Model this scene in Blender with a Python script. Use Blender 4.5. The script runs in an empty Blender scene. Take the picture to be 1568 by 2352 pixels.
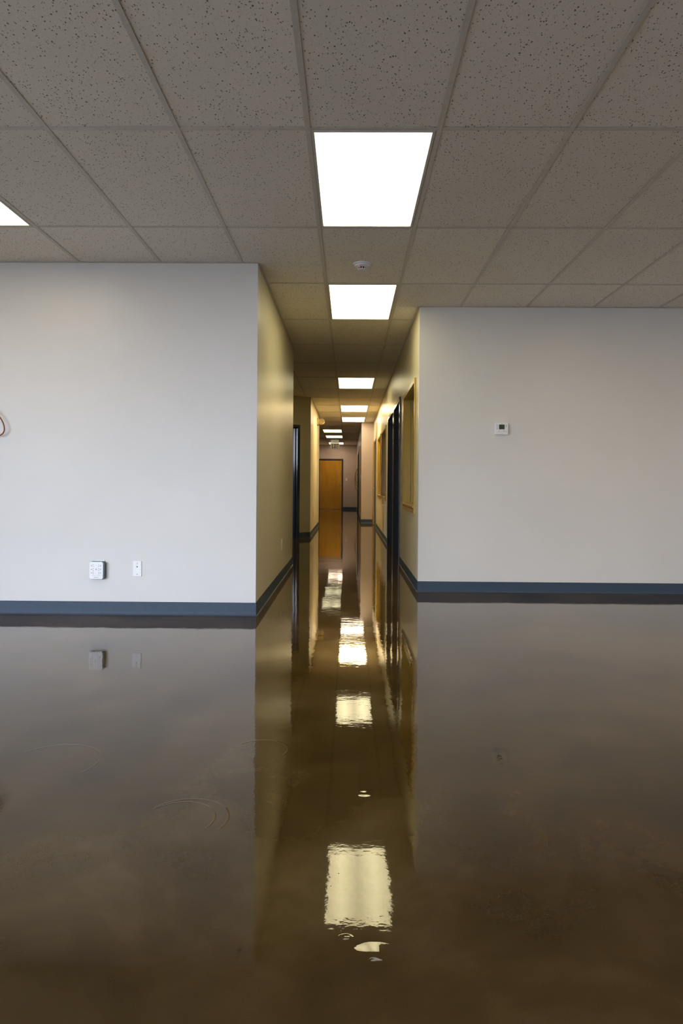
import bpy, math, random
from mathutils import Matrix, Vector
random.seed(7)
C = bpy.context.scene.collection
S = bpy.context.scene

# ------------------------------------------------------------------ camera
EYE = 0.979
F_PX, V_PX, YAW, ROLL = 1574.9, 1115.2, 0.0107, 0.0070
cam = bpy.data.cameras.new('camera'); co = bpy.data.objects.new('camera', cam); C.objects.link(co)
cam.sensor_fit = 'HORIZONTAL'; cam.sensor_width = 36.0
cam.lens = F_PX / 1568 * 36
cam.shift_y = (V_PX - 1176) / 1568
cam.clip_start = 0.05; cam.clip_end = 200
co.matrix_world = (Matrix.Translation((0, 0, EYE)) @ Matrix.Rotation(YAW, 4, 'Z')
                   @ Matrix.Rotation(math.radians(90), 4, 'X') @ Matrix.Rotation(ROLL, 4, 'Z'))
S.camera = co

# ------------------------------------------------------------------ sky, daylight, exposure
SKY = 15.5
w = bpy.data.worlds.new('sky'); S.world = w; w.use_nodes = True
bg = w.node_tree.nodes['Background']
bg.inputs[0].default_value = (0.74, 0.83, 1.0, 1); bg.inputs[1].default_value = SKY
S.view_settings.view_transform = 'Standard'; S.view_settings.look = 'None'
S.view_settings.gamma = 1; S.view_settings.use_curve_mapping = False
S.view_settings.exposure = 0.0
S.cycles.use_adaptive_sampling = True; S.cycles.adaptive_threshold = 0.12; S.cycles.adaptive_min_samples = 16; S.cycles.use_denoising = True
S.cycles.max_bounces = 8; S.cycles.diffuse_bounces = 5; S.cycles.glossy_bounces = 5
S.cycles.transmission_bounces = 6; S.cycles.sample_clamp_indirect = 6
S.cycles.caustics_reflective = True; S.cycles.blur_glossy = 0.5; S.cycles.caustics_refractive = False

def portal(loc, rot, sx, sy):          # sampling guide in a window opening, gives no light itself
    l = bpy.data.lights.new('window_portal', 'AREA'); l.shape = 'RECTANGLE'; l.size = sx; l.size_y = sy
    l.cycles.is_portal = True
    o = bpy.data.objects.new('window_portal', l); C.objects.link(o); o.location = loc; o.rotation_euler = rot
REAR = -5.0
REAR_WINDOWS = [(-4.8, -3.05), (-2.95, -1.2)]
SIDE_WINDOWS = [(-4.6, -2.6), (-2.4, -0.4), (-0.2, 1.8)]      # shop windows in the left wall, behind the camera
WZ0, WZ1 = 0.06, 2.30
for x0, x1 in REAR_WINDOWS:
    portal(((x0 + x1) / 2, REAR - 0.05, (WZ0 + WZ1) / 2), (math.radians(90), 0, 0), x1 - x0, WZ1 - WZ0)
for y0, y1 in SIDE_WINDOWS:
    portal((-5.05, (y0 + y1) / 2, (WZ0 + WZ1) / 2), (math.radians(90), 0, math.radians(-90)), y1 - y0, WZ1 - WZ0)
portal((-5.05, 13.25, 1.9), (math.radians(90), 0, math.radians(-90)), 1.5, 0.9)

# ------------------------------------------------------------------ mesh helpers
class MB:
    def __init__(s): s.v = []; s.f = []
    def box(s, x0, x1, y0, y1, z0, z1):
        n = len(s.v)
        s.v += [(x0, y0, z0), (x1, y0, z0), (x1, y1, z0), (x0, y1, z0), (x0, y0, z1), (x1, y0, z1), (x1, y1, z1), (x0, y1, z1)]
        s.f += [tuple(n + i for i in q) for q in ((3, 2, 1, 0), (4, 5, 6, 7), (0, 1, 5, 4), (1, 2, 6, 5), (2, 3, 7, 6), (3, 0, 4, 7))]
        return s
    def prism(s, poly, a, b, fn):      # poly in 2D, swept from a to b; fn(u, v, t) -> xyz
        n = len(s.v); m = len(poly)
        s.v += [fn(u, v, a) for u, v in poly] + [fn(u, v, b) for u, v in poly]
        s.f += [tuple(n + i for i in range(m))[::-1], tuple(n + m + i for i in range(m))]
        s.f += [(n + i, n + (i + 1) % m, n + m + (i + 1) % m, n + m + i) for i in range(m)]
        return s
    def lathe(s, prof, c, axis='Z', seg=40):   # prof: (r, h) along the axis from c
        n = len(s.v)
        for r, h in prof:
            for k in range(seg):
                a = 2 * math.pi * k / seg; u, v = r * math.cos(a), r * math.sin(a)
                s.v.append({'Z': (c[0] + u, c[1] + v, c[2] + h), 'Y': (c[0] + u, c[1] + h, c[2] + v), 'X': (c[0] + h, c[1] + u, c[2] + v)}[axis])
        for i in range(len(prof) - 1):
            for k in range(seg):
                k2 = (k + 1) % seg
                s.f.append((n + i * seg + k, n + i * seg + k2, n + (i + 1) * seg + k2, n + (i + 1) * seg + k))
        s.f.append(tuple(n + k for k in range(seg))[::-1]); e = n + (len(prof) - 1) * seg
        s.f.append(tuple(e + k for k in range(seg)))
        return s
    def tube(s, pts, r, seg=10, sub=8, closed=False):
        P = [Vector(p) for p in pts]; out = []
        N = len(P)
        for i in range(N if closed else N - 1):
            g = lambda k: P[k % N] if closed else P[max(0, min(N - 1, k))]
            p0, p1, p2, p3 = g(i - 1), g(i), g(i + 1), g(i + 2)
            for j in range(sub):
                t = j / sub
                out.append(0.5 * ((2 * p1) + (p2 - p0) * t + (2 * p0 - 5 * p1 + 4 * p2 - p3) * t * t + (3 * p1 - p0 - 3 * p2 + p3) * t ** 3))
        if not closed: out.append(P[-1])
        n = len(s.v); M = len(out)
        up = Vector((0.3, 0.9, 0.2)).normalized()
        for i, p in enumerate(out):
            d = ((out[(i + 1) % M] if closed or i < M - 1 else p) - (out[i - 1] if closed or i else p)).normalized()
            a = d.cross(up).normalized(); b = d.cross(a).normalized()
            for k in range(seg):
                t = 2 * math.pi * k / seg
                s.v.append(tuple(p + r * (math.cos(t) * a + math.sin(t) * b)))
        for i in range(M if closed else M - 1):
            for k in range(seg):
                i2 = (i + 1) % M; k2 = (k + 1) % seg
                s.f.append((n + i * seg + k, n + i * seg + k2, n + i2 * seg + k2, n + i2 * seg + k))
        if not closed:
            s.f.append(tuple(n + k for k in range(seg))[::-1]); s.f.append(tuple(n + (M - 1) * seg + k for k in range(seg)))
        return s
    def build(s, name, mat, parent=None, bevel=0, smooth=False, xf=None, loc=None, seg=2):
        me = bpy.data.meshes.new(name)
        vv = [tuple(xf @ Vector(p)) for p in s.v] if xf else s.v
        if loc: vv = [(a - loc[0], b - loc[1], c - loc[2]) for a, b, c in vv]
        me.from_pydata(vv, [], s.f); me.validate(); me.update()
        import bmesh
        bm = bmesh.new(); bm.from_mesh(me); bmesh.ops.recalc_face_normals(bm, faces=bm.faces); bm.to_mesh(me); bm.free()
        me.materials.append(mat)
        if smooth:
            for p in me.polygons: p.use_smooth = True
            if hasattr(me, 'set_sharp_from_angle'): me.set_sharp_from_angle(angle=math.radians(40))
        o = bpy.data.objects.new(name, me); C.objects.link(o)
        if loc: o.location = loc
        if parent is not None:
            o.parent = parent
            if parent.type == 'EMPTY' or True:
                o.matrix_parent_inverse = parent.matrix_basis.inverted()
        if bevel:
            b = o.modifiers.new('bevel', 'BEVEL'); b.width = bevel; b.segments = seg; b.limit_method = 'ANGLE'
        return o

def thing(name, label, cat, loc, group=None):
    o = bpy.data.objects.new(name, None); C.objects.link(o); o.location = loc
    o.empty_display_size = 0.1
    o['label'] = label; o['category'] = cat
    if group: o['group'] = group
    return o
def tag(o, label, cat, group=None):
    o['label'] = label; o['category'] = cat
    if group: o['group'] = group
    return o
def struct(o): o['kind'] = 'structure'; return o
def stuff(o): o['kind'] = 'stuff'; return o
def struct_empty(name, loc):
    o = bpy.data.objects.new(name, None); C.objects.link(o); o.location = loc; o.empty_display_size = 0.1
    o['kind'] = 'structure'; return o

# ------------------------------------------------------------------ materials
def new_mat(name):
    m = bpy.data.materials.new(name); m.use_nodes = True
    nt = m.node_tree; return m, nt, nt.nodes['Principled BSDF']
def N(nt, t, **kw):
    n = nt.nodes.new(t)
    for k, v in kw.items(): setattr(n, k, v)
    return n
def math_node(nt, op, a, b=None, c=None):
    n = N(nt, 'ShaderNodeMath', operation=op)
    for i, v in enumerate((a, b, c)):
        if v is None: continue
        if isinstance(v, (int, float)): n.inputs[i].default_value = v
        else: nt.links.new(v, n.inputs[i])
    return n.outputs[0]
def noise(nt, vec, scale, detail=2, rough=0.5, dist=0.0):
    n = N(nt, 'ShaderNodeTexNoise'); n.inputs['Scale'].default_value = scale
    n.inputs['Detail'].default_value = detail; n.inputs['Roughness'].default_value = rough; n.inputs['Distortion'].default_value = dist
    nt.links.new(vec, n.inputs['Vector']); return n.outputs['Fac']
def mapping(nt, vec, scale=(1, 1, 1), rot=(0, 0, 0)):
    m = N(nt, 'ShaderNodeMapping'); m.inputs['Scale'].default_value = scale; m.inputs['Rotation'].default_value = rot
    nt.links.new(vec, m.inputs['Vector']); return m.outputs[0]
def ramp(nt, fac, stops):
    r = N(nt, 'ShaderNodeValToRGB'); e = r.color_ramp.elements
    while len(e) < len(stops): e.new(0.5)
    for i, (p, c) in enumerate(stops):
        e[i].position = p; e[i].color = (*c, 1) if len(c) == 3 else c
    nt.links.new(fac, r.inputs[0]); return r.outputs[0]
def pos(nt): return N(nt, 'ShaderNodeNewGeometry').outputs['Position']
def bump(nt, b, height, strength, distance, prev=None):
    n = N(nt, 'ShaderNodeBump'); n.inputs['Strength'].default_value = strength; n.inputs['Distance'].default_value = distance
    nt.links.new(height, n.inputs['Height'])
    if prev is not None: nt.links.new(prev, n.inputs['Normal'])
    nt.links.new(n.outputs[0], b.inputs['Normal']); return n.outputs[0]

def plain(name, col, rough=0.5, metal=0.0, var=0.06, spec=0.5, bscale=0, bdist=0.0002):
    m, nt, b = new_mat(name); p = pos(nt)
    f = noise(nt, p, 30, 3)
    c1 = tuple(max(0, x * (1 - var)) for x in col); c2 = tuple(min(1, x * (1 + var)) for x in col)
    nt.links.new(ramp(nt, f, [(0.3, c1), (0.7, c2)]), b.inputs['Base Color'])
    b.inputs['Roughness'].default_value = rough; b.inputs['Metallic'].default_value = metal
    b.inputs['Specular IOR Level'].default_value = spec
    if bscale: bump(nt, b, noise(nt, p, bscale, 2), 0.5, bdist)
    return m

def wall_paint(name, ca, cb):
    m, nt, b = new_mat(name); p = pos(nt)
    f = noise(nt, p, 1.3, 3, 0.6)
    nt.links.new(ramp(nt, f, [(0.3, ca), (0.7, cb)]), b.inputs['Base Color'])
    b.inputs['Roughness'].default_value = 0.36; b.inputs['Specular IOR Level'].default_value = 0.35
    n1 = bump(nt, b, noise(nt, p, 260, 3, 0.6), 0.35, 0.0005)
    bump(nt, b, noise(nt, p, 5, 2), 0.3, 0.0012, n1)
    return m

def tile_mat():
    m, nt, b = new_mat('mineral_fibre_tile'); p = pos(nt)
    oi = N(nt, 'ShaderNodeObjectInfo').outputs['Random']
    off = N(nt, 'ShaderNodeVectorMath', operation='MULTIPLY_ADD')
    cmb = N(nt, 'ShaderNodeCombineXYZ'); nt.links.new(oi, cmb.inputs[0]); nt.links.new(oi, cmb.inputs[1])
    nt.links.new(cmb.outputs[0], off.inputs[0]); off.inputs[1].default_value = (17, 9, 0); nt.links.new(p, off.inputs[2])
    # warp so that the pinholes are short crooked fissures
    nz = N(nt, 'ShaderNodeTexNoise'); nz.inputs['Scale'].default_value = 150; nz.inputs['Detail'].default_value = 1
    nt.links.new(off.outputs[0], nz.inputs['Vector'])
    wv = N(nt, 'ShaderNodeVectorMath', operation='MULTIPLY_ADD'); nt.links.new(nz.outputs['Color'], wv.inputs[0])
    wv.inputs[1].default_value = (0.008, 0.008, 0.0); nt.links.new(off.outputs[0], wv.inputs[2])
    mp = mapping(nt, wv.outputs[0], (1.0, 0.62, 0), (0, 0, 0.5))
    vo = N(nt, 'ShaderNodeTexVoronoi'); vo.inputs['Scale'].default_value = 112; nt.links.new(mp, vo.inputs['Vector'])
    sep = N(nt, 'ShaderNodeSeparateColor'); nt.links.new(vo.outputs['Color'], sep.inputs[0])
    size = math_node(nt, 'MULTIPLY', math_node(nt, 'POWER', sep.outputs[0], 1.15), 0.38)
    d = math_node(nt, 'SUBTRACT', size, vo.outputs['Distance'])
    big = math_node(nt, 'MULTIPLY', d, 9); big.node.use_clamp = True
    vo2 = N(nt, 'ShaderNodeTexVoronoi'); vo2.inputs['Scale'].default_value = 230; nt.links.new(mp, vo2.inputs['Vector'])
    sep2 = N(nt, 'ShaderNodeSeparateColor'); nt.links.new(vo2.outputs['Color'], sep2.inputs[0])
    d2 = math_node(nt, 'SUBTRACT', math_node(nt, 'MULTIPLY', sep2.outputs[1], 0.36), vo2.outputs['Distance'])
    sm = math_node(nt, 'MULTIPLY', d2, 5); sm.node.use_clamp = True
    hole = math_node(nt, 'MAXIMUM', big, math_node(nt, 'MULTIPLY', sm, 0.5))
    tone = math_node(nt, 'ADD', math_node(nt, 'MULTIPLY', oi, 0.35), math_node(nt, 'MULTIPLY', noise(nt, p, 2.5, 3), 0.6))
    basec = ramp(nt, tone, [(0.15, (0.79, 0.75, 0.68)), (0.8, (0.87, 0.825, 0.75))])
    mx = N(nt, 'ShaderNodeMix', data_type='RGBA'); nt.links.new(hole, mx.inputs['Factor']); nt.links.new(basec, mx.inputs['A'])
    mx.inputs['B'].default_value = (0.17, 0.16, 0.14, 1)
    nt.links.new(mx.outputs['Result'], b.inputs['Base Color'])
    b.inputs['Roughness'].default_value = 0.92; b.inputs['Specular IOR Level'].default_value = 0.15
    inv = math_node(nt, 'SUBTRACT', 1.0, hole)
    n1 = bump(nt, b, inv, 0.6, 0.002)
    bump(nt, b, noise(nt, p, 420, 2), 0.4, 0.0006, n1)
    return m

def wood(name, c1, c2, axis='Z', rough=0.32, scale=1.0, grain=14):
    m, nt, b = new_mat(name); p = pos(nt)
    sc = {'Z': (grain, grain, 0.9), 'Y': (grain, 0.9, grain), 'X': (0.9, grain, grain)}[axis]
    v = mapping(nt, p, tuple(s * scale for s in sc))
    f = noise(nt, v, 1.6, 6, 0.62, 0.6)
    g = noise(nt, mapping(nt, p, tuple(s * 5 * scale for s in sc)), 2.0, 3, 0.6)
    fg = math_node(nt, 'ADD', math_node(nt, 'MULTIPLY', f, 0.75), math_node(nt, 'MULTIPLY', g, 0.25))
    nt.links.new(ramp(nt, fg, [(0.28, c1), (0.72, c2)]), b.inputs['Base Color'])
    b.inputs['Roughness'].default_value = rough
    bump(nt, b, g, 0.2, 0.0004)
    return m

def floor_mat():
    m, nt, b = new_mat('sealed_stained_concrete'); p = pos(nt)
    big = noise(nt, mapping(nt, p, (1, 0.8, 1)), 0.9, 6, 0.58, 0.9)
    mid = noise(nt, p, 4.0, 3, 0.5, 0.4)
    fine = noise(nt, p, 260, 3, 0.65)
    t = math_node(nt, 'ADD', math_node(nt, 'MULTIPLY', big, 0.62), math_node(nt, 'ADD', math_node(nt, 'MULTIPLY', mid, 0.28), math_node(nt, 'MULTIPLY', fine, 0.10)))
    base = ramp(nt, t, [(0.39, FLOOR_DARK), (0.5, FLOOR_MID), (0.61, FLOOR_LIGHT)])
    # separate dark drips and wear, each at its place on the slab
    sx = N(nt, 'ShaderNodeSeparateXYZ'); nt.links.new(p, sx.inputs[0]); X, Y = sx.outputs[0], sx.outputs[1]
    wob = math_node(nt, 'MULTIPLY', math_node(nt, 'SUBTRACT', noise(nt, p, 22, 4, 0.6), 0.5), 0.10)
    def dist(cx, cy, ax=1.0, ay=1.0):
        dx = math_node(nt, 'MULTIPLY', math_node(nt, 'SUBTRACT', X, cx), 1 / ax); dy = math_node(nt, 'MULTIPLY', math_node(nt, 'SUBTRACT', Y, cy), 1 / ay)
        return math_node(nt, 'SQRT', math_node(nt, 'ADD', math_node(nt, 'MULTIPLY', dx, dx), math_node(nt, 'MULTIPLY', dy, dy)))
    def spot(cx, cy, r, soft, ax=1.0, ay=1.0):
        d = math_node(nt, 'ADD', dist(cx, cy, ax, ay), wob)
        o = math_node(nt, 'DIVIDE', math_node(nt, 'SUBTRACT', r, d), soft); o.node.use_clamp = True; return o
    stains = None
    for cx, cy, r, soft, ax, ay, k in STAINS:
        s_ = math_node(nt, 'MULTIPLY', spot(cx, cy, r, soft, ax, ay), k)
        stains = s_ if stains is None else math_node(nt, 'MAXIMUM', stains, s_)
    mx = N(nt, 'ShaderNodeMix', data_type='RGBA'); nt.links.new(stains, mx.inputs['Factor']); nt.links.new(base, mx.inputs['A'])
    mx.inputs['B'].default_value = (0.016, 0.010, 0.005, 1)
    # saw-cut joint running off to the right
    (jx0, jy0), (jx1, jy1) = JOINT
    L = math.hypot(jx1 - jx0, jy1 - jy0); nx, ny = -(jy1 - jy0) / L, (jx1 - jx0) / L
    jd = math_node(nt, 'ABSOLUTE', math_node(nt, 'ADD', math_node(nt, 'MULTIPLY', math_node(nt, 'SUBTRACT', X, jx0), nx), math_node(nt, 'MULTIPLY', math_node(nt, 'SUBTRACT', Y, jy0), ny)))
    jm = math_node(nt, 'DIVIDE', math_node(nt, 'SUBTRACT', 0.006, jd), 0.004); jm.node.use_clamp = True
    side = math_node(nt, 'GREATER_THAN', X, jx0); jm = math_node(nt, 'MULTIPLY', jm, side)
    mj = N(nt, 'ShaderNodeMix', data_type='RGBA'); nt.links.new(jm, mj.inputs['Factor']); nt.links.new(mx.outputs['Result'], mj.inputs['A'])
    mj.inputs['B'].default_value = (0.20, 0.15, 0.10, 1)
    nt.links.new(mj.outputs['Result'], b.inputs['Base Color'])
    rg = N(nt, 'ShaderNodeMapRange'); nt.links.new(mid, rg.inputs[0]); rg.inputs[1].default_value = 0.3; rg.inputs[2].default_value = 0.7
    rg.inputs[3].default_value = 0.015; rg.inputs[4].default_value = 0.05
    nt.links.new(rg.outputs[0], b.inputs['Roughness'])
    b.inputs['IOR'].default_value = 1.49
    b.inputs['Specular Tint'].default_value = (1.0, 0.93, 0.82, 1)   # amber sealer
    # relief: slow trowel undulation, small ripples, dust grains, ring marks and three blisters in the sealer
    n1 = bump(nt, b, noise(nt, p, 1.7, 2, 0.5), 1.0, 0.0016)
    n2 = bump(nt, b, noise(nt, mapping(nt, p, (1, 1.6, 1), (0, 0, 0.3)), 14, 3, 0.5), 1.0, 0.00026, n1)
    n2 = bump(nt, b, noise(nt, p, 75, 2, 0.5), 1.0, 0.000045, n2)
    vo = N(nt, 'ShaderNodeTexVoronoi'); vo.inputs['Scale'].default_value = 55; nt.links.new(p, vo.inputs['Vector'])
    sp = N(nt, 'ShaderNodeSeparateColor'); nt.links.new(vo.outputs['Color'], sp.inputs[0])
    gr = math_node(nt, 'SUBTRACT', math_node(nt, 'MULTIPLY', math_node(nt, 'POWER', sp.outputs[0], 5), 0.11), vo.outputs['Distance'])
    gr = math_node(nt, 'MULTIPLY', gr, 12); gr.node.use_clamp = True
    n3 = bump(nt, b, gr, 1.0, 0.0006, n2)
    rings = None
    for cx, cy, r, wd in RINGS:
        d = math_node(nt, 'ABSOLUTE', math_node(nt, 'SUBTRACT', dist(cx, cy), r))
        g = math_node(nt, 'DIVIDE', math_node(nt, 'SUBTRACT', wd, d), wd); g.node.use_clamp = True
        q = math_node(nt, 'GREATER_THAN', math_node(nt, 'ADD', math_node(nt, 'SUBTRACT', Y, cy), math_node(nt, 'MULTIPLY', math_node(nt, 'SUBTRACT', X, cx), 0.6)), 0)
        g = math_node(nt, 'MULTIPLY', g, q)
        rings = g if rings is None else math_node(nt, 'MAXIMUM', rings, g)
    n4 = bump(nt, b, rings, 1.0, 0.00045, n3)
    bl = None
    for cx, cy, r, h in BLISTERS:
        d = math_node(nt, 'DIVIDE', dist(cx, cy, 1.3, 0.85), r)
        q = math_node(nt, 'SUBTRACT', 1.0, math_node(nt, 'MULTIPLY', d, d)); q.node.use_clamp = True
        s_ = math_node(nt, 'MULTIPLY', math_node(nt, 'MULTIPLY', q, q), h)
        bl = s_ if bl is None else math_node(nt, 'MAXIMUM', bl, s_)
    bump(nt, b, bl, 1.0, 0.0016, n4)
    return m

FLOOR_DARK = (0.040, 0.023, 0.0055); FLOOR_MID = (0.068, 0.041, 0.011); FLOOR_LIGHT = (0.108, 0.072, 0.028)
STAINS = []; RINGS = []; BLISTERS = []
def floor_point(px, py):              # pixel measured in the photograph -> point of the slab
    u, v = (px - 784) / F_PX, (py - V_PX) / F_PX
    cr, sr = math.cos(ROLL), math.sin(ROLL); u, v = cr * u + sr * v, -sr * u + cr * v
    c, s = math.cos(YAW), math.sin(YAW); X, Y, Z = c * u - s, s * u + c, -v
    t = -EYE / Z; return X * t, Y * t
for px, py, r, ax, ay, k in ((1140, 1722, 0.03, 1, 1.3, 0.8), (1012, 1758, 0.02, 1.3, 1, 0.9), (1165, 1690, 0.016, 2, 1, 0.5),
                             (5, 1840, 0.05, 0.6, 1.6, 0.55), (550, 2180, 0.012, 0.4, 2.6, 0.6), (1110, 1840, 0.07, 1.2, 1.4, 0.22)):
    x, y = floor_point(px, py); STAINS.append((x, y, r, 0.02, ax, ay, k))
for px, py, r, wd in ((600, 1722, 0.098, 0.005), (425, 1880, 0.125, 0.005), (410, 1880, 0.105, 0.004), (120, 1750, 0.16, 0.005)):
    x, y = floor_point(px, py); RINGS.append((x, y, r, wd))
for px, py, r, h in ((836, 1823, 0.030, 0.7), (862, 2188, 0.042, 1.0), (794, 2152, 0.014, 0.5)):
    x, y = floor_point(px, py); BLISTERS.append((x, y, r, h))
JOINT = (floor_point(1470, 1361), floor_point(1568, 1397))

def lamp_mat(name, col, k, cx, soft=0.12):    # diffuser lit by two tubes running along the fixture
    m = bpy.data.materials.new(name); m.use_nodes = True; nt = m.node_tree; nt.nodes.clear()
    out = N(nt, 'ShaderNodeOutputMaterial'); e = N(nt, 'ShaderNodeEmission'); nt.links.new(e.outputs[0], out.inputs[0])
    e.inputs[0].default_value = (*col, 1)
    p = pos(nt); sx = N(nt, 'ShaderNodeSeparateXYZ'); nt.links.new(p, sx.inputs[0])
    d = math_node(nt, 'ABSOLUTE', math_node(nt, 'SUBTRACT', sx.outputs[0], cx))
    d = math_node(nt, 'ABSOLUTE', math_node(nt, 'SUBTRACT', d, 0.15))
    g = math_node(nt, 'SUBTRACT', 1.16, math_node(nt, 'MULTIPLY', d, 2.9))
    pr = noise(nt, p, 60, 1); g = math_node(nt, 'MULTIPLY', g, math_node(nt, 'ADD', 0.94, math_node(nt, 'MULTIPLY', pr, 0.12)))
    nt.links.new(math_node(nt, 'MULTIPLY', g, k), e.inputs[1]); return m
def emit(name, col, k):
    m = bpy.data.materials.new(name); m.use_nodes = True; nt = m.node_tree; nt.nodes.clear()
    out = N(nt, 'ShaderNodeOutputMaterial'); e = N(nt, 'ShaderNodeEmission'); nt.links.new(e.outputs[0], out.inputs[0])
    e.inputs[0].default_value = (*col, 1); e.inputs[1].default_value = k; return m

PAINT = wall_paint('light_grey_wall_paint', (0.665, 0.65, 0.625), (0.70, 0.685, 0.66))
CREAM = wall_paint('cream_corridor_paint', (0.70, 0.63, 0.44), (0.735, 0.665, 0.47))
SHADED_OLIVE = wall_paint('shaded_alcove_paint', (0.43, 0.385, 0.24), (0.46, 0.41, 0.26))  # darker than the corridor paint: the alcove's dimness is put into the wall colour
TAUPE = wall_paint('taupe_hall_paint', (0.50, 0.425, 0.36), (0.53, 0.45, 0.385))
TILE = tile_mat(); FLOOR = floor_mat()
GRID = plain('painted_steel_grid', (0.60, 0.565, 0.51), 0.5)
GREYFRAME = plain('grey_green_enamel', (0.12, 0.13, 0.11), 0.3, var=0.04)
VINYL = plain('blue_grey_vinyl', (0.046, 0.070, 0.104), 0.5, spec=0.25, var=0.05, bscale=40, bdist=0.0005)
FRAME = plain('dark_blue_grey_enamel', (0.026, 0.032, 0.045), 0.18, var=0.04, bscale=60, bdist=0.0001)
PINE = wood('varnished_pine', (0.33, 0.205, 0.006), (0.45, 0.285, 0.011), 'Z', 0.3)
PINE_Y = wood('varnished_pine_sill', (0.44, 0.26, 0.05), (0.58, 0.36, 0.09), 'Y', 0.3)
DOORWOOD = wood('birch_door_veneer', (0.44, 0.215, 0.010), (0.60, 0.33, 0.022), 'Z', 0.3, grain=5)
WHITE = plain('white_plastic', (0.80, 0.80, 0.81), 0.35, var=0.02)
IVORY = plain('ivory_plastic', (0.72, 0.68, 0.58), 0.4, var=0.02)
ALMOND = plain('aged_cream_plastic', (0.62, 0.50, 0.27), 0.3, var=0.05)
DARKP = plain('black_plastic', (0.018, 0.018, 0.02), 0.4)
TEALP = plain('dark_teal_plastic', (0.02, 0.07, 0.085), 0.4)
GREYINK = plain('grey_print', (0.16, 0.16, 0.18), 0.5)
LCD = plain('green_grey_display', (0.045, 0.075, 0.035), 0.15)
CHROME = plain('brushed_nickel', (0.55, 0.50, 0.42), 0.25, metal=1.0)
STEEL = plain('worn_aluminium', (0.45, 0.43, 0.42), 0.35, metal=0.8)
CABLE = plain('orange_brown_cable_jacket', (0.20, 0.050, 0.012), 0.35)
BLACKCABLE = plain('black_cable_jacket', (0.02, 0.016, 0.012), 0.45)
TAPE = plain('blue_masking_tape', (0.02, 0.10, 0.55), 0.6)
MAROON = plain('dark_red_letter_film', (0.06, 0.012, 0.008), 0.4)
SIGNFACE = plain('white_sign_plastic', (0.52, 0.50, 0.42), 0.35, var=0.02)
ASPHALT = plain('grey_paving', (0.15, 0.145, 0.14), 0.9, bscale=30, bdist=0.003)
GLASS, gnt, gb = new_mat('clear_glass')
gb.inputs['Base Color'].default_value = (0.92, 0.97, 0.94, 1); gb.inputs['Roughness'].default_value = 0.0
gb.inputs['Transmission Weight'].default_value = 1.0; gb.inputs['IOR'].default_value = 1.5
REFLECTOR = plain('lamp_reflector', (0.85, 0.80, 0.62), 0.12, metal=1.0)

# ------------------------------------------------------------------ dimensions (metres)
CEIL = 2.635; TOP = 2.74
YL, XL = 5.117, -0.690          # left front wall face, left corridor face
YR, XR = 6.351, 0.644           # right front wall face, right corridor face
XL2, YA, YL2 = -0.725, 12.90, 16.60   # far stretch of the left side
XB, YB, YE = 0.323, 17.97, 28.06      # bump-out on the right and the end wall
T = 0.12

# floor and ground outside
struct(MB().box(-5.1, 5.1, REAR - 0.1, 28.4, -0.12, 0).build('floor', FLOOR))
struct(MB().box(-40, 40, -45, REAR - 0.1, -0.35, -0.14).build('ground', ASPHALT))
struct(MB().box(-40, -5.12, REAR - 0.1, 45, -0.35, -0.14).build('ground_side', ASPHALT))

def openings_wall(name, fixed, along, a0, a1, holes, mat=None):
    """wall whose thickness runs fixed=(f0,f1) and length a0..a1 on the axis 'along'; holes: (h0,h1,z0,z1)"""
    mb = MB(); cuts = sorted(holes); a = a0
    def b(u0, u1, z0, z1):
        if u1 - u0 < 1e-4 or z1 - z0 < 1e-4: return
        if along == 'Y': mb.box(fixed[0], fixed[1], u0, u1, z0, z1)
        else: mb.box(u0, u1, fixed[0], fixed[1], z0, z1)
    for h0, h1, z0, z1 in cuts:
        b(a, h0, 0, TOP); b(h0, h1, 0, z0); b(h0, h1, z1, TOP); a = h1
    b(a, a1, 0, TOP)
    return struct(mb.build(name, mat or PAINT))

WIN = [(6.70, 8.05, 0.765, 2.0), (11.90, 13.42, 0.765, 2.0), (13.87, 15.25, 0.765, 2.0)]     # rough openings, right wall
DRS = [(8.64, 9.74, 0, 2.06), (9.91, 11.16, 0, 2.06), (16.20, 17.06, 0, 2.06), (17.12, 17.92, 0, 2.06)]
openings_wall('wall_front_left', (YL, YL + T), 'X', -5.0, XL, [])
openings_wall('wall_corridor_left', (XL - T, XL), 'Y', YL + T, 8.42, [], CREAM)
openings_wall('wall_front_right', (YR, YR + T), 'X', XR, 5.0, [])
openings_wall('wall_corridor_right', (XR, XR + T), 'Y', YR + T, YB, WIN + DRS, CREAM)
openings_wall('wall_alcove_near', (8.30, 8.42), 'X', -2.05, XL - T, [], CREAM)
openings_wall('wall_alcove_left', (-2.17, -2.05), 'Y', 8.30, 11.86, [], SHADED_OLIVE)
openings_wall('wall_corridor_far_left', (XL2 - T, XL2), 'Y', YA, YL2, [], CREAM)
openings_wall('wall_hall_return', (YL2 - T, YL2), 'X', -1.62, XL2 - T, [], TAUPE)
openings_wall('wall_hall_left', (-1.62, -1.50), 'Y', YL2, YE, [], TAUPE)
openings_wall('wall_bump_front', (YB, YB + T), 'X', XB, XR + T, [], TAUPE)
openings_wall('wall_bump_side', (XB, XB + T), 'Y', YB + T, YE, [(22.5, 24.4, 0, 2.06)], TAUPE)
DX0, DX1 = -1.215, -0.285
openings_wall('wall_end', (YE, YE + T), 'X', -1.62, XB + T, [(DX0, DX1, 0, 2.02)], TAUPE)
openings_wall('wall_left', (-5.1, -5.0), 'Y', REAR, 28.3, [(12.5, 14.0, 1.45, 2.35)] + [(a, b, WZ0, WZ1) for a, b in SIDE_WINDOWS])
openings_wall('wall_right', (5.0, 5.1), 'Y', REAR, 28.3, [])
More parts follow.
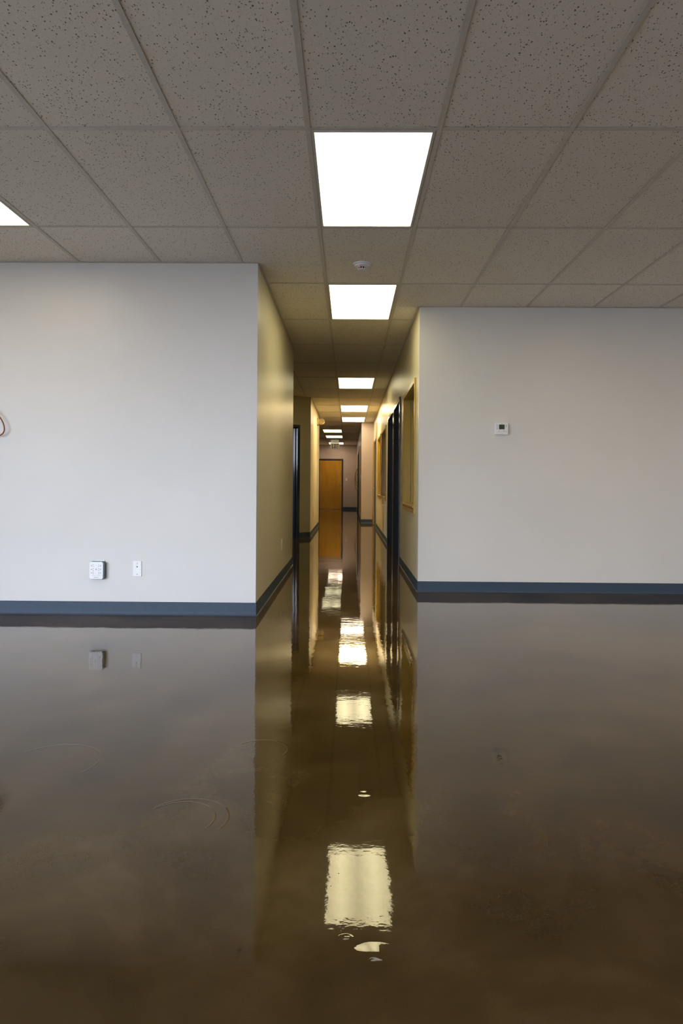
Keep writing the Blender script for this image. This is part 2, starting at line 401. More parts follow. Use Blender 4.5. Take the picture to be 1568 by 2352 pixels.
openings_wall('wall_rear', (REAR - 0.1, REAR), 'X', -5.1, 5.1, [(a, b, WZ0, WZ1) for a, b in REAR_WINDOWS])
openings_wall('wall_back', (28.3, 28.4), 'X', -5.1, 5.1, [])
openings_wall('wall_divider', (18.09, 18.21), 'X', XR + T, 5.0, [])
# angled wall of the alcove with its doorway; u runs from the corner down-left, v into the wall
A0 = Vector((XL2, YA)); du = Vector((-0.785, -0.620)).normalized(); dv = Vector((du.y, -du.x))
if dv.y < 0: dv = -dv
AX = Matrix(((du.x, dv.x, 0, A0.x), (du.y, dv.y, 0, A0.y), (0, 0, 1, 0), (0, 0, 0, 1)))
AU0, AU1, AUE = 0.29, 1.25, 1.69
struct(MB().box(0, AU0, 0, T, 0, TOP).box(AU1, AUE, 0, T, 0, TOP).box(AU0, AU1, 0, T, 2.06, TOP).build('wall_alcove_angled', SHADED_OLIVE, xf=AX))

# shop window frames (behind the camera, the daylight comes through them)
def shop_frame(n, a, b, P):
    f = MB()
    for q in ((a, b, 0, .06, WZ0, WZ0 + .06), (a, b, 0, .06, WZ1 - .06, WZ1), (a, a + .05, 0, .06, WZ0 + .06, WZ1 - .06), (b - .05, b, 0, .06, WZ0 + .06, WZ1 - .06)):
        f.box(*P(*q))
    struct(f.build('window_%d' % n, FRAME))
wn = 4
for a, b in REAR_WINDOWS: shop_frame(wn, a, b, lambda a, b, c, d, e, f: (a, b, REAR - .08 + c, REAR - .08 + d, e, f)); wn += 1
for a, b in SIDE_WINDOWS: shop_frame(wn, a, b, lambda a, b, c, d, e, f: (-5.08 + c, -5.08 + d, a, b, e, f)); wn += 1

# ------------------------------------------------------------------ ceiling: slab, grid, tiles
ceil = struct(MB().box(-5.1, 5.1, REAR - 0.1, 28.4, TOP + 0.04, TOP + 0.14).build('ceiling', plain('roof_deck', (0.3, 0.3, 0.3), 0.9)))
GX0, GZ0, DXT, DYT = -0.2018, 3.1837, 0.61, 1.22
LIGHT_CELLS = {}
zones = [(-5.0, 5.0, REAR, YL), (XL, 5.0, YL, YR), (XL, XR, YR, 8.42), (-2.05, XR, 8.42, 11.86), (-2.05, XR, 11.86, YA), (XL2, XR, YA, YL2), (-1.50, XR, YL2, YB), (-1.50, XB, YB, YE)]
# lights: (column, row) -> name of look
LIGHTS = [(0, 0, 'first'), (0, 2, 'second'), (0, 6, 'third'), (0, 9, 'fourth'), (0, 11, 'fifth'), (-1, 14, 'sixth'), (-1, 16, 'seventh'), (-1, 19, 'eighth'),
          (-4, 0, 'left'), (4, 0, 'right'), (-4, -4, 'rear'), (0, -4, 'rear'), (4, -4, 'rear')]
lset = {(c, r) for c, r, _ in LIGHTS}
def free_x(y0, y1):                     # the room's extent at this row: list of (x0,x1,y0,y1)
    out = []
    for zx0, zx1, zy0, zy1 in zones:
        a, b = max(y0, zy0), min(y1, zy1)
        if b - a > 0.02: out.append((zx0, zx1, a, b))
    return out
mesh_cache = {}
def tile_obj(x0, x1, y0, y1):
    wx, wy = round(x1 - x0, 3), round(y1 - y0, 3); k = (wx, wy)
    if k not in mesh_cache:
        m = MB(); e = 0.004
        m.prism([(-wx / 2 + e, 0), (wx / 2 - e, 0), (wx / 2, e), (wx / 2, 0.016), (-wx / 2, 0.016), (-wx / 2, e)], -wy / 2, wy / 2, lambda u, v, t: (u, t, v))
        o = m.build('ceiling_tile', TILE); mesh_cache[k] = o.data
    else:
        o = bpy.data.objects.new('ceiling_tile', mesh_cache[k]); C.objects.link(o)
    o.parent = ceil
    o.location = ((x0 + x1) / 2, (y0 + y1) / 2, CEIL + 0.0025 + random.uniform(0, 0.0012))
    o.rotation_euler = (random.uniform(-.0006, .0006), random.uniform(-.0012, .0012), 0)
for r in range(-7, 21):
    y0, y1 = GZ0 + r * DYT, GZ0 + (r + 1) * DYT
    pieces = free_x(y0, y1)
    # merge pieces so that a tile is cut only where a wall really cuts it
    for c in range(-8, 9):
        if (c, r) in lset: continue
        x0, x1 = GX0 + c * DXT, GX0 + (c + 1) * DXT
        runs = {}
        for zx0, zx1, a, b in pieces:
            p, q = max(x0, zx0), min(x1, zx1)
            if q - p > 0.03: runs.setdefault((round(p, 3), round(q, 3)), []).append((a, b))
        for (p, q), ab in runs.items():
            ab.sort(); cur = list(ab[0])
            for a, b in ab[1:] + [(99, 99)]:
                if a - cur[1] < 0.001: cur[1] = b
                else:
                    tile_obj(p + 0.003, q - 0.003, cur[0] + 0.003, cur[1] - 0.003); cur = [a, b]
def in_zone(x, y): return any(z[0] - 1e-6 <= x <= z[1] + 1e-6 and z[2] - 1e-6 <= y <= z[3] + 1e-6 for z in zones)
HB = 0.012
# main runners (along the depth) and cross tees
for c in range(-7, 9):
    x = GX0 + c * DXT; ys = []
    for zx0, zx1, zy0, zy1 in zones:
        if zx0 + 0.02 < x < zx1 - 0.02: ys.append([zy0, zy1])
    ys.sort(); segs = []
    for a, b in ys:
        if segs and a - segs[-1][1] < 0.01: segs[-1][1] = b
        else: segs.append([a, b])
    for a, b in segs:
        MB().box(x - HB, x + HB, a, b, CEIL - 0.001, CEIL + 0.001).box(x - .002, x + .002, a, b, CEIL + 0.001, CEIL + 0.035).build('grid_runner', GRID, ceil)
for r in range(-6, 21):
    y = GZ0 + r * DYT; xs = [[z[0], z[1]] for z in zones if z[2] + 0.02 < y < z[3] - 0.02]
    if not xs: continue
    a0, b0 = xs[0]; cs = sorted([a0, b0] + [GX0 + c * DXT for c in range(-8, 9) if a0 + .02 < GX0 + c * DXT < b0 - .02])
    for p, q in zip(cs[:-1], cs[1:]):
        if q - p < 0.05: continue
        MB().box(p + HB, q - HB, y - HB, y + HB, CEIL - 0.0005, CEIL + 0.001).box(p + HB, q - HB, y - .002, y + .002, CEIL + 0.001, CEIL + 0.03).build('cross_tee', GRID, ceil)
# wall angle round every edge
def angle(x0, x1, y0, y1): MB().box(x0, x1, y0, y1, CEIL - 0.0012, CEIL + 0.0012).build('wall_angle', GRID, ceil)
a_ = 0.02
angle(-5.0, XL, YL - a_, YL); angle(XR, 5.0, YR - a_, YR); angle(XL, XL + a_, YL, 8.42); angle(XR - a_, XR, YR, YB); angle(XB, XR, YB - a_, YB)
angle(XB - a_, XB, YB, YE); angle(-1.5, XB, YE - a_, YE); angle(XL2, XL2 + a_, YA, YL2); angle(-1.5, XL2, YL2, YL2 + a_)
MB().box(0, AUE, -a_, 0, CEIL - 0.0012, CEIL + 0.0012).build('wall_angle', GRID, ceil, xf=AX)

# ------------------------------------------------------------------ ceiling lights
LAMPS = {'first': ((1.0, 0.94, 0.80), 3.1), 'second': ((1.0, 0.89, 0.53), 7.2), 'third': ((1.0, 0.88, 0.52), 5.0),
         'fourth': ((1.0, 0.75, 0.38), 30.0), 'fifth': ((1.0, 0.80, 0.54), 12.0), 'sixth': ((1.0, 0.90, 0.55), 2.3), 'seventh': ((1.0, 0.90, 0.55), 2.3),
         'eighth': ((1.0, 0.76, 0.54), 9.0), 'left': ((1.0, 0.84, 0.58), 7.0), 'right': ((1.0, 0.70, 0.26), 14.0), 'rear': ((1.0, 0.82, 0.52), 4.2)}
LLAB = {'first': 'large cool white troffer nearest in the middle of the ceiling', 'second': 'warm white troffer behind the smoke detector at the corridor mouth',
        'third': 'cream lit troffer in the dark middle stretch of corridor ceiling', 'fourth': 'very bright troffer between the small ceiling disc and the dark stretch',
        'fifth': 'bright troffer just beyond the small round ceiling disc', 'sixth': 'nearer of two dim cream troffers in front of the exit sign',
        'seventh': 'farther dim cream troffer directly in front of the exit sign bracket', 'eighth': 'bright white troffer partly hidden behind the exit sign',
        'left': 'troffer cut off by the left edge above the white wall', 'right': 'warm troffer near the right side of the front room ceiling',
        'rear': 'troffer in the back part of the front room ceiling'}
for c, r, key in LIGHTS:
    x0, y0 = GX0 + c * DXT, GZ0 + r * DYT; x1, y1 = x0 + DXT, y0 + DYT; cx, cy = (x0 + x1) / 2, (y0 + y1) / 2
    lab = LLAB[key]
    if key == 'rear': lab = {-4: 'troffer at the back left of the front room ceiling', 0: 'troffer at the back middle of the front room ceiling', 4: 'troffer at the back right of the front room ceiling'}[c]
    t = thing('ceiling_light', lab, 'light', (cx, cy, CEIL), 'troffers in the ceiling grid')
    g = 0.014; fw = 0.014
    X0, X1, Y0, Y1 = x0 + g, x1 - g, y0 + g, y1 - g
    fr = MB().box(X0, X0 + fw, Y0, Y1, CEIL - .003, CEIL + .012).box(X1 - fw, X1, Y0, Y1, CEIL - .003, CEIL + .012)
    fr.box(X0 + fw, X1 - fw, Y0, Y0 + fw, CEIL - .003, CEIL + .012).box(X0 + fw, X1 - fw, Y1 - fw, Y1, CEIL - .003, CEIL + .012)
    fr.build('door_frame', GRID, t, bevel=0.0015)
    h = MB().box(X0, X1, Y0, Y1, TOP + .0, TOP + .004).box(X0, X0 + .003, Y0, Y1, CEIL + .013, TOP).box(X1 - .003, X1, Y0, Y1, CEIL + .013, TOP)
    h.box(X0, X1, Y0, Y0 + .003, CEIL + .013, TOP).box(X0, X1, Y1 - .003, Y1, CEIL + .013, TOP)
    h.build('housing', GRID, t)
    col, k = LAMPS[key]
    MB().box(X0 + fw, X1 - fw, Y0 + fw, Y1 - fw, CEIL + .003, CEIL + .006).build('diffuser', lamp_mat('lit_diffuser_' + key, col, k, cx), t)

# smoke detector in the near ceiling, small round disc farther back
sx, sy = 0.088, 5.12
t = thing('smoke_detector', 'round white smoke detector with a red light, in front of the warm troffer', 'detector', (sx, sy, CEIL))
z = CEIL + .001
MB().lathe([(.0, 0), (.069, 0), (.069, -.006), (.066, -.010), (.0, -.010)], (sx, sy, z), seg=56).build('base', WHITE, t, smooth=True)
MB().lathe([(.0, -.0105), (.056, -.0105), (.056, -.019), (.051, -.024), (.036, -.027), (.0, -.027)], (sx, sy, z), seg=56).build('body', WHITE, t, smooth=True)
MB().lathe([(.0, -.0275), (.026, -.0275), (.026, -.041), (.0, -.041)], (sx, sy, z), seg=40).build('sensing_chamber', DARKP, t, smooth=True)
cage = MB()
for k in range(10):
    a = 2 * math.pi * (k + .5) / 10; px, py = sx + .030 * math.cos(a), sy + .030 * math.sin(a)
    cage.box(px - .0028, px + .0028, py - .0028, py + .0028, z - .042, z - .027)
cage.build('chamber_ribs', WHITE, t)
MB().lathe([(.0, -.042), (.033, -.042), (.033, -.045), (.028, -.048), (.0, -.048)], (sx, sy, z), seg=40).build('chamber_cap', WHITE, t, smooth=True)
MB().lathe([(.0, .004), (.0035, .003), (.0035, -.003), (.0015, -.004)], (sx - .024, sy - .036, z - .027), seg=12).build('indicator_light', emit('red_indicator', (1, 0.03, 0.06), 1.6), t)
sx, sy = -0.09, 15.98
t = thing('ceiling_disc', 'small flat round disc in the ceiling between the two brightest troffers', 'detector', (sx, sy, CEIL))
MB().lathe([(.0, 0), (.085, 0), (.085, -.008), (.078, -.013), (.0, -.013)], (sx, sy, z), seg=40).build('rim', IVORY, t, smooth=True)
MB().lathe([(.0, -.013), (.050, -.013), (.046, -.022), (.0, -.024)], (sx, sy, z), seg=40).build('cover', IVORY, t, smooth=True)

# ------------------------------------------------------------------ vinyl cove baseboards
def baseboard(name, p0, p1, e0=0, e1=0, parent=None):   # room lies to the left of p0 -> p1
    a, b = Vector(p0), Vector(p1); d = (b - a).normalized(); n = Vector((-d.y, d.x)); a = a - d * e0; b = b + d * e1
    prof = [(0, 0), (.0125, 0), (.0125, .0018), (.009, .0035), (.006, .008), (.004, .016), (.0032, .028), (.0032, .096), (.0022, .0985), (0, .0985)]
    m = MB().prism(prof, 0, (b - a).length, lambda u, v, t: (a.x + d.x * t + n.x * u, a.y + d.y * t + n.y * u, v))
    o = m.build(name, VINYL, parent); return struct(o) if parent is None else o
E_ = 0.0125
baseboard('baseboard_front_left', (XL, YL), (-5.0, YL), e0=0.004)
baseboard('baseboard_corridor_left', (XL, 8.42), (XL, YL), e1=0.004)
baseboard('baseboard_front_right', (5.0, YR), (XR, YR), e1=0.004)
def right_strip(name, y0, y1): baseboard(name, (XR, y0), (XR, y1))
baseboard('baseboard_corridor_right_1', (XR, YR), (XR, 8.60), e0=0.004)
baseboard('baseboard_corridor_right_2', (XR, 11.20), (XR, 16.16))
baseboard('baseboard_bump_front', (XR, YB), (XB, YB), e1=.004)
baseboard('baseboard_bump_side', (XB, YB), (XB, 22.44), e0=.004)
baseboard('baseboard_bump_far', (XB, 24.46), (XB, YE))
baseboard('baseboard_end', (XB, YE), (DX1 + .05, YE))
baseboard('baseboard_far_left', (XL2, YL2), (XL2, YA), e0=.004, e1=.004)
baseboard('baseboard_hall_left', (-1.5, YE), (-1.5, YL2))
pa = AX @ Vector((0, 0, 0)); pb = AX @ Vector((AU0 - .05, 0, 0))
baseboard('baseboard_alcove', (pa.x, pa.y), (pb.x, pb.y), e0=.004)
# check side: make sure the profile sits on the room side of the angled wall

# ------------------------------------------------------------------ wood-trimmed windows of the right corridor wall
for i, (y0, y1, z0, z1) in enumerate(WIN):
    t = struct_empty('window_%d' % (i + 1), (XR, (y0 + y1) / 2, z0))
    cw, pr = 0.055, 0.014
    jt = 0.018
    # casing boards on the wall face
    MB().box(XR - pr, XR, y0 - cw + .02, y0 + .012, z0 - .01, z1 + cw - .02).build('casing', PINE, t, bevel=.002)
    MB().box(XR - pr, XR, y1 - .012, y1 + cw - .02, z0 - .01, z1 + cw - .02).build('casing', PINE, t, bevel=.002)
    MB().box(XR - pr, XR, y0 + .012, y1 - .012, z1 - .012, z1 + cw - .02).build('head_casing', PINE_Y, t, bevel=.002)
    MB().box(XR - pr, XR, y0 - cw + .02, y1 + cw - .02, z0 - .052, z0 - .011).build('apron', PINE_Y, t, bevel=.002)
    # jamb boards lining the opening
    for xa, xb in ((XR, XR + .076), (XR + .078, XR + T)):      # two boards with an open joint between them
        MB().box(xa, xb, y0, y0 + jt, z0 + .02, z1 - jt).build('jamb', PINE, t, bevel=.001)
        MB().box(xa, xb, y1 - jt, y1, z0 + .02, z1 - jt).build('jamb', PINE, t, bevel=.001)
    MB().box(XR, XR + T, y0, y1, z1 - jt, z1).build('head_jamb', PINE_Y, t)
    MB().box(XR - .022, XR + T, y0 + .001, y1 - .001, z0, z0 + .02).build('sill', PINE_Y, t, bevel=.002)
    # glass held by a bead in the middle of the wall
    gx = XR + 0.104
    MB().box(gx - .003, gx + .003, y0 + jt, y1 - jt, z0 + .02, z1 - jt).build('glass_pane', GLASS, t)
    MB().box(gx + .004, gx + .013, y0 + jt, y0 + jt + .010, z0 + .03, z1 - jt - .01).box(gx + .004, gx + .013, y1 - jt - .010, y1 - jt, z0 + .03, z1 - jt - .01).build('glazing_bead', PINE, t)

# ------------------------------------------------------------------ steel door frames
def frame(name, P, u0, u1, ztop, parent, th=T, fw=0.052, proud=0.016, mat=FRAME):
    """P(u, v, z): u along the wall, v from the room face into the wall"""
    def part(nm, boxes, bv=.002):
        m = MB()
        for a, b, c, d, e, f in boxes:
            n = len(m.v); m.box(a, b, c, d, e, f); m.v[n:] = [P(*q) for q in m.v[n:]]
        return m.build(nm, mat, parent, bevel=bv)
    for s, uu in ((1, u0), (-1, u1)):
        lo, hi = sorted((uu, uu + s * 0.0)); o0, o1 = sorted((uu - s * (fw - .012), uu + s * .012))
        j0, j1 = sorted((uu, uu + s * .012)); st0, st1 = sorted((uu + s * .012, uu + s * .026))
        part('jamb', [(o0, o1, -proud, 0.0, 0, ztop + fw - .012), (j0, j1, 0.0, th, 0, ztop), (o0, o1, th, th + proud, 0, ztop + fw - .012),
                      (st0, st1, .048, .085, 0, ztop - .012)])
    part('header', [(u0 + .012, u1 - .012, -proud, 0, ztop - .012, ztop + fw - .012), (u0 + .012, u1 - .012, 0, th, ztop - .012, ztop),
                    (u0 + .012, u1 - .012, th, th + proud, ztop - .012, ztop + fw - .012), (u0 + .026, u1 - .026, .048, .085, ztop - .026, ztop - .012)])
Pr = lambda u, v, z: (XR + v, u, z)
Pb = lambda u, v, z: (XB + v, u, z)
Pe = lambda u, v, z: (u, YE + v, z)
Pa = lambda u, v, z: tuple(AX @ Vector((u, v, z)))
doors = []
for i, (y0, y1, z0, z1) in enumerate(DRS[:3]):
    t = struct_empty('door_%d' % (i + 1), (XR, (y0 + y1) / 2, 0)); frame('f', Pr, y0, y1, z1, t, mat=FRAME if i < 2 else GREYFRAME); doors.append(t)
# open wooden leaves folded back inside the first two rooms
# ajar wooden leaf next to the bump-out
t = struct_empty('door_4', (XR, 17.5, 0))
frame('f', Pr, 17.12, 17.92, 2.06, t, fw=0.03, proud=0.006)
Q = Matrix.Translation((XR - .008, 17.90, 0)) @ Matrix.Rotation(math.radians(-0.9), 4, 'Z')
leaf = MB().box(-0.020, 0.016, -0.80, 0, 0.012, 2.085).build('door_leaf', DOORWOOD, t, xf=Q)
MB().box(-0.009, 0.005, -0.8025, -0.80, 0.90, 0.96).build('latch_plate', CHROME, leaf, xf=Q)
# doorway in the bump side
t = struct_empty('door_5', (XB, 23.45, 0)); frame('f', Pb, 22.5, 24.4, 2.06, t)
# doorway in the angled alcove wall
t = struct_empty('door_6', (pb.x, pb.y, 0)); frame('f', Pa, AU0, AU1, 2.06, t)
# end door
t = struct_empty('door_7', ((DX0 + DX1) / 2, YE, 0)); frame('f', Pe, DX0, DX1, 2.02, t, fw=0.062)
leaf = MB().box(DX0 + .014, DX1 - .014, YE + .004, YE + .046, .014, 2.006).build('door_leaf', DOORWOOD, t, bevel=.002)
kx = DX1 - .075
MB().lathe([(.0, 0), (.033, 0), (.033, -.006), (.012, -.012), (.012, -.030), (.026, -.040), (.029, -.052), (.022, -.064), (.0, -.068)], (kx, YE + .004, 0.985), 'Y', 28).build('knob', CHROME, leaf, smooth=True)
for hz in (0.28, 1.05, 1.80): MB().box(DX0 + .008, DX0 + .016, YE - .004, YE + .004, hz - .05, hz + .05).build('hinge', CHROME, leaf)
MB().box(-1.08, -0.50, YE - .17, YE - .03, 0.0, .012).build('threshold_plate', STEEL, t, bevel=.004)

# ------------------------------------------------------------------ wall plates
def wall_xf(px, py, pz, face):          # local: x right, y out of the wall towards the viewer is -y, z up
    r = {'-Y': 0, '+X': math.radians(90), '-X': math.radians(-90)}[face]
    return Matrix.Translation((px, py, pz)) @ Matrix.Rotation(r, 4, 'Z')
def plate(label, X, kind, name='wall_plate', mat=WHITE, cat='wall plate'):
    t = thing(name, label, cat, tuple(X.translation))
    MB().prism([(-.035, 0), (.035, 0), (.033, -.005), (.030, -.0065), (-.030, -.0065), (-.033, -.005)], -.0572, .0572, lambda u, v, s: (u, v, s)).build('cover_plate', mat, t, xf=X, bevel=.001)
    if kind == 'outlet':
        for s in (-1, 1):
            r = MB().prism([(.0165 * math.cos(a) , s * .0195 + .0145 * math.sin(a)) for a in [2 * math.pi * k / 16 for k in range(16)]], -.0065, -.0085, lambda u, v, q: (u, q, v)).build('receptacle', mat, t, xf=X)
            for dx in (-.0062, .0062): MB().box(dx - .001, dx + .001, -.0089, -.0085, s * .0195, s * .0195 + .008).build('slot', DARKP, r, xf=X)
            MB().lathe([(0, 0), (.0022, 0), (.0022, -.0004), (0, -.0004)], (0, -.0085, s * .0195 - .006), 'Y', 10).build('ground_hole', DARKP, r, xf=X)
        MB().lathe([(0, 0), (.003, 0), (.0025, -.001), (0, -.001)], (0, -.0065, 0), 'Y', 12).build('screw', CHROME, t, xf=X)
    elif kind == 'switch':
        MB().box(-.005, .005, -.0085, -.0065, -.012, .012).build('switch_slot', mat, t, xf=X)
        MB().prism([(-.0085, -.006), (-.020, .006), (-.020, .010), (-.0085, .006)], -.0042, .0042, lambda u, v, q: (q, u, v)).build('toggle', mat, t, xf=X)
        for zz in (-.03, .03): MB().lathe([(0, 0), (.003, 0), (.0025, -.001), (0, -.001)], (0, -.0065, zz), 'Y', 12).build('screw', GREYINK, t, xf=X)
    elif kind == 'jack':
        for zz in (-.0415, .0415): MB().lathe([(0, 0), (.0034, 0), (.0028, -.0012), (0, -.0012)], (0, -.0065, zz), 'Y', 14).build('screw', GREYINK, t, xf=X)
        MB().prism([(0, -.0075), (.0058, -.001), (.0052, .0035), (.0025, .005), (-.0025, .005), (-.0052, .0035), (-.0058, -.001)], -.0065, -.0085, lambda u, v, q: (u, q, v + .0155)).build('jack_socket', GREYINK, t, xf=X)
        MB().box(-.0075, .0075, -.0070, -.0065, .031, .0325).build('printed_line', plain('faint_grey_print', (0.45, 0.45, 0.47), 0.5), t, xf=X)
    return t
plate('white jack plate with one small dark socket beside the surge protector', wall_xf(-1.578, YL, 0.346, '-Y'), 'jack')
plate('white outlet on the nearer left corridor wall above the baseboard', wall_xf(XL, 7.07, 0.365, '+X'), 'outlet', 'wall_outlet', cat='outlet')
plate('white outlet low on the farther left corridor wall past the alcove', wall_xf(XL2, 14.1, 0.40, '+X'), 'outlet', 'wall_outlet', cat='outlet')
plate('white toggle switch beside the wooden end door', wall_xf(-0.100, YE, 1.232, '-Y'), 'switch', 'light_switch', cat='switch')
plate('white toggle switch on the side of the projecting corridor wall', wall_xf(XB, 18.45, 1.225, '-X'), 'switch', 'light_switch', cat='switch')

# surge protector plugged into an outlet behind it
cx, cz = -1.872, 0.334; wx, hz = .108, .130; X = wall_xf(cx, YL, cz, '-Y')
t = thing('surge_protector', 'white six outlet surge protector with dark edge plugged into the left wall', 'surge protector', (cx, YL, cz))
MB().box(-.018, .050, -.006, 0, -.050, .0735).build('outlet_plate', WHITE, t, xf=X, bevel=.0015)
def rr(wd, ht, r, n=6, taper=0):
    pts = []
    for qx, qz, a0 in ((1, 1, 0), (-1, 1, 90), (-1, -1, 180), (1, -1, 270)):
        for k in range(n + 1):
            a = math.radians(a0 + 90 * k / n); pts.append((qx * (wd / 2 - r) + r * math.cos(a), qz * (ht / 2 - r) + r * math.sin(a)))
    return pts
MB().prism(rr(wx + .006, hz + .004, .018), -.0065, -.034, lambda u, v, q: (u + .003, q, v)).build('back_shell', TEALP, t, xf=X, bevel=.002)
MB().prism(rr(wx - .004, hz, .015), -.0345, -.040, lambda u, v, q: (u - .001, q, v)).build('face_plate', WHITE, t, xf=X, bevel=.0035)
for col_, s in ((-.038, -1), (.034, 1)):
    for row in (.036, .009, -.018):
        r = MB().prism(rr(.026, .020, .004, 3), -.0400, -.0406, lambda u, v, q, c=col_, w_=row, s=s: (u + c - s * .006, q, v + w_)).build('receptacle', WHITE, t, xf=X)
        for dz in (.006, -.006): MB().box(col_ - s * .0145 - .004, col_ - s * .0145 + .004, -.0410, -.0406, row + dz - .0012, row + dz + .0012).build('slot', DARKP, r, xf=X)
        MB().lathe([(0, 0), (.0030, 0), (.0030, -.0004), (0, -.0004)], (col_ - s * .002, -.0406, row), 'Y', 12).build('ground_hole', DARKP, r, xf=X)
MB().lathe([(0, 0), (.0042, 0), (.0036, -.0012), (0, -.0012)], (-.001, -.0400, .009), 'Y', 14).build('mounting_screw', GREYINK, t, xf=X)
pr_ = MB()
for k in range(8): pr_.box(-.016 + k * .0038, -.016 + k * .0038 + .0026, -.0404, -.0400, -.0525, -.0495)
stuff(pr_.build('printed_name', GREYINK, t, xf=X))
pf = plain('pale_grey_print', (0.42, 0.42, 0.45), 0.5); pr_ = MB()
for k in range(6): pr_.box(-.033 + k * .004, -.033 + k * .004 + .003, -.0404, -.0400, -.038, -.036)
for k in range(6): pr_.box(.006 + k * .004, .006 + k * .004 + .003, -.0404, -.0400, -.038, -.036)
stuff(pr_.build('printed_notes', pf, t, xf=X))

# thermostat
cx, cz = 1.4015, 1.511; wx, hz = .123, .108; X = wall_xf(cx, YR, cz, '-Y')
t = thing('thermostat', 'white digital thermostat with a green display on the right wall', 'thermostat', (cx, YR, cz))
MB().box(-wx / 2 + .004, wx / 2 - .004, -.012, 0, -hz / 2 + .004, hz / 2 - .004).build('back_plate', WHITE, t, xf=X, bevel=.002)
MB().prism(rr(wx, hz, .004, 4), -.0125, -.028, lambda u, v, q: (u, q, v)).build('body', WHITE, t, xf=X, bevel=.003)
MB().box(-.0275, .0295, -.0285, -.028, -.007, .0415).build('display_bezel', plain('pale_bezel', (.7, .72, .72), .3), t, xf=X, bevel=.001)
MB().box(-.0245, .0265, -.0292, -.0285, -.004, .0385).build('display', LCD, t, xf=X)
MB().box(-wx / 2 + .006, wx / 2 - .006, -.0284, -.0279, -.0285, -.0273).build('cover_seam', GREYINK, t, xf=X)
pb_ = MB()
for k in range(4): pb_.box(-.0475, -.034, -.0284, -.0280, .030 - k * .0115, .0365 - k * .0115)
for k in range(2): pb_.box(.0355, .0495, -.0284, -.0280, .030 - k * .012, .0365 - k * .012)
stuff(pb_.build('button_print', pf, t, xf=X))
pb_ = MB().box(-.025, -.016, -.0284, -.028, -.0185, -.0150).box(.012, .020, -.0284, -.028, -.0185, -.015).box(.022, .029, -.0284, -.028, -.020, -.0165)
for k in range(5): pb_.box(-.008 + k * .0038, -.008 + k * .0038 + .0028, -.0284, -.028, .046, .049)
for k in range(7): pb_.box(-.012 + k * .0038, -.012 + k * .0038 + .0028, -.0284, -.028, -.046, -.0435)
stuff(pb_.build('printed_words', plain('mid_grey_print', (.3, .3, .32), .5), t, xf=X))

# cable loop hanging on the left front wall at the edge of the picture
lp = [(-2.74, YL, 1.46), (-2.72, YL - .03, 1.50), (-2.665, YL - .045, 1.515), (-2.615, YL - .045, 1.487), (-2.578, YL - .042, 1.435), (-2.566, YL - .040, 1.380), (-2.582, YL - .038, 1.345), (-2.62, YL - .036, 1.333), (-2.67, YL - .03, 1.340), (-2.72, YL - .012, 1.375), (-2.74, YL, 1.40)]
tag(MB().tube(lp, .0052, seg=12).build('cable_loop', CABLE, smooth=True), 'orange brown cable loop sticking out of the left wall at the frame edge', 'cable')
# black cables looped on the far right hall wall
yk = 25.0
lab = 'thin black cable coil hanging on the right wall beyond the projecting corner'
t = thing('hanging_cable', lab, 'cable', (XB, yk, 1.6))
MB().tube([(XB, yk, 1.62), (XB - .05, yk, 1.53), (XB - .095, yk - .02, 1.34), (XB - .105, yk, 1.12), (XB - .085, yk, .93), (XB - .05, yk, .84), (XB, yk, .80)], .006, seg=8).build('outer_strand', BLACKCABLE, t, smooth=True)
MB().tube([(XB, yk - .06, 1.60), (XB - .04, yk - .06, 1.50), (XB - .085, yk - .06, 1.30), (XB - .075, yk - .06, 1.10), (XB - .04, yk - .06, 1.00), (XB, yk - .06, .97)], .005, seg=8).build('inner_strand', BLACKCABLE, t, smooth=True)
MB().tube([(XB, yk + .07, 1.45), (XB - .06, yk + .07, 1.28), (XB - .06, yk + .07, 1.14), (XB, yk + .07, 1.07)], .005, seg=8).build('inner_strand', BLACKCABLE, t, smooth=True)
tag(MB().box(-0.222, -0.176, YE - .0045, YE - .0034, 0.045, 0.085).build('tape_piece', TAPE), 'scrap of blue masking tape on the baseboard by the end door', 'tape')

# emergency light with two heads near the end of the left corridor wall
ey, ez = 15.55, 2.42
t = thing('emergency_light', 'cream two headed emergency light high on the left wall end', 'emergency light', (XL2, ey, ez))
MB().box(XL2, XL2 + .028, ey - .14, ey + .14, ez - .075, ez + .075).build('battery_case', ALMOND, t, bevel=.008)
for s, yaw_, pit in ((-1, 12, -8), (1, 150, -30)):
    M = Matrix.Translation((XL2 + .105, ey + s * .10, ez + .004)) @ Matrix.Rotation(math.radians(yaw_), 4, 'Z') @ Matrix.Rotation(math.radians(pit), 4, 'X')
    MB().tube([(XL2 + .045, ey + s * .10, ez - .02), (XL2 + .07, ey + s * .10, ez - .045), (XL2 + .10, ey + s * .10, ez - .04)], .012, seg=10).build('swivel_arm', ALMOND, t, smooth=True)
    h = MB().lathe([(.0, .075), (.030, .070), (.045, .045), (.060, .0), (.061, -.012), (.056, -.012), (.054, -.004), (.0, .0)], (0, 0, 0), 'Y', 32).build('lamp_head', ALMOND, t, xf=M, smooth=True)
    MB().lathe([(.053, -.005), (.040, .008), (.015, .022), (.0, .024)][::-1], (0, -.012, 0), 'Y', 28).build('reflector', REFLECTOR, h, xf=M, smooth=True)
    MB().lathe([(.0, -.004), (.007, -.002), (.010, .006), (.006, .014), (.0, .015)], (0, -.010, 0), 'Y', 14).build('bulb', WHITE, h, xf=M, smooth=True)

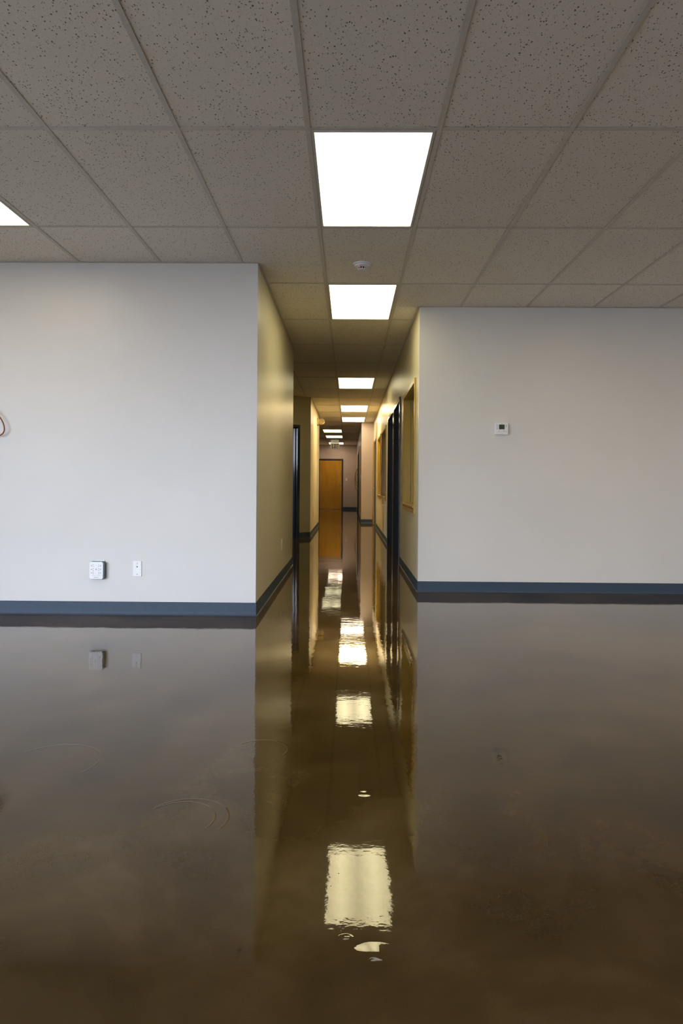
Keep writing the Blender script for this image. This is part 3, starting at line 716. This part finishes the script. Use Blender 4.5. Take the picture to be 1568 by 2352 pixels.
# exit sign hanging from the hall ceiling
sx, sy = -0.500, 24.05; z = CEIL
t = thing('exit_sign', 'EXIT sign with a left arrow hanging from the hall ceiling', 'sign', (sx, sy, z))
MB().box(sx - .095, sx + .095, sy - .05, sy + .05, z - .055, z - .001).build('canopy', plain('grey_canopy', (0.12, 0.12, 0.09), .4), t, bevel=.004)
MB().box(sx - .145, sx + .145, sy - .032, sy + .032, z - .165, z - .056).build('battery_housing', SIGNFACE, t, bevel=.006)
MB().box(sx - .158, sx + .158, sy - .024, sy + .024, z - .362, z - .170).build('sign_case', SIGNFACE, t, bevel=.005)
yf = sy - .0255; z0, z1 = z - .345, z - .195; lw = .019
def slab(nm, poly):
    MB().prism(poly, yf, yf + .0015, lambda u, v, q: (u, q, v)).build(nm, MAROON, t)
def R4(a, b, c, d): return [(a, c), (b, c), (b, d), (a, d)]
ex = sx - .098
m = MB()
for q in (R4(ex, ex + lw, z0, z1), R4(ex + lw, ex + .055, z0, z0 + lw), R4(ex + lw, ex + .055, z1 - lw, z1), R4(ex + lw, ex + .048, (z0 + z1 - lw) / 2, (z0 + z1 + lw) / 2)):
    m.prism(q, yf, yf + .0015, lambda u, v, q_: (u, q_, v))
m.build('letter_e', MAROON, t)
x0_ = sx - .030
m = MB(); m.prism([(x0_, z0), (x0_ + .021, z0), (x0_ + .064, z1), (x0_ + .043, z1)], yf, yf + .0015, lambda u, v, q_: (u, q_, v))
m.prism([(x0_ + .043, z0), (x0_ + .064, z0), (x0_ + .021, z1), (x0_, z1)], yf - .0004, yf + .0015, lambda u, v, q_: (u, q_, v)); m.build('letter_x', MAROON, t)
slab('letter_i', R4(sx + .047, sx + .047 + lw, z0, z1))
m = MB(); m.prism(R4(sx + .076, sx + .134, z1 - lw, z1), yf, yf + .0015, lambda u, v, q_: (u, q_, v)); m.prism(R4(sx + .0955, sx + .1145, z0, z1 - lw), yf, yf + .0015, lambda u, v, q_: (u, q_, v)); m.build('letter_t', MAROON, t)
zc = (z0 + z1) / 2
slab('left_arrow', [(sx - .138, zc), (sx - .112, zc - .030), (sx - .112, zc - .012), (sx - .124, zc), (sx - .112, zc + .012), (sx - .112, zc + .030)])
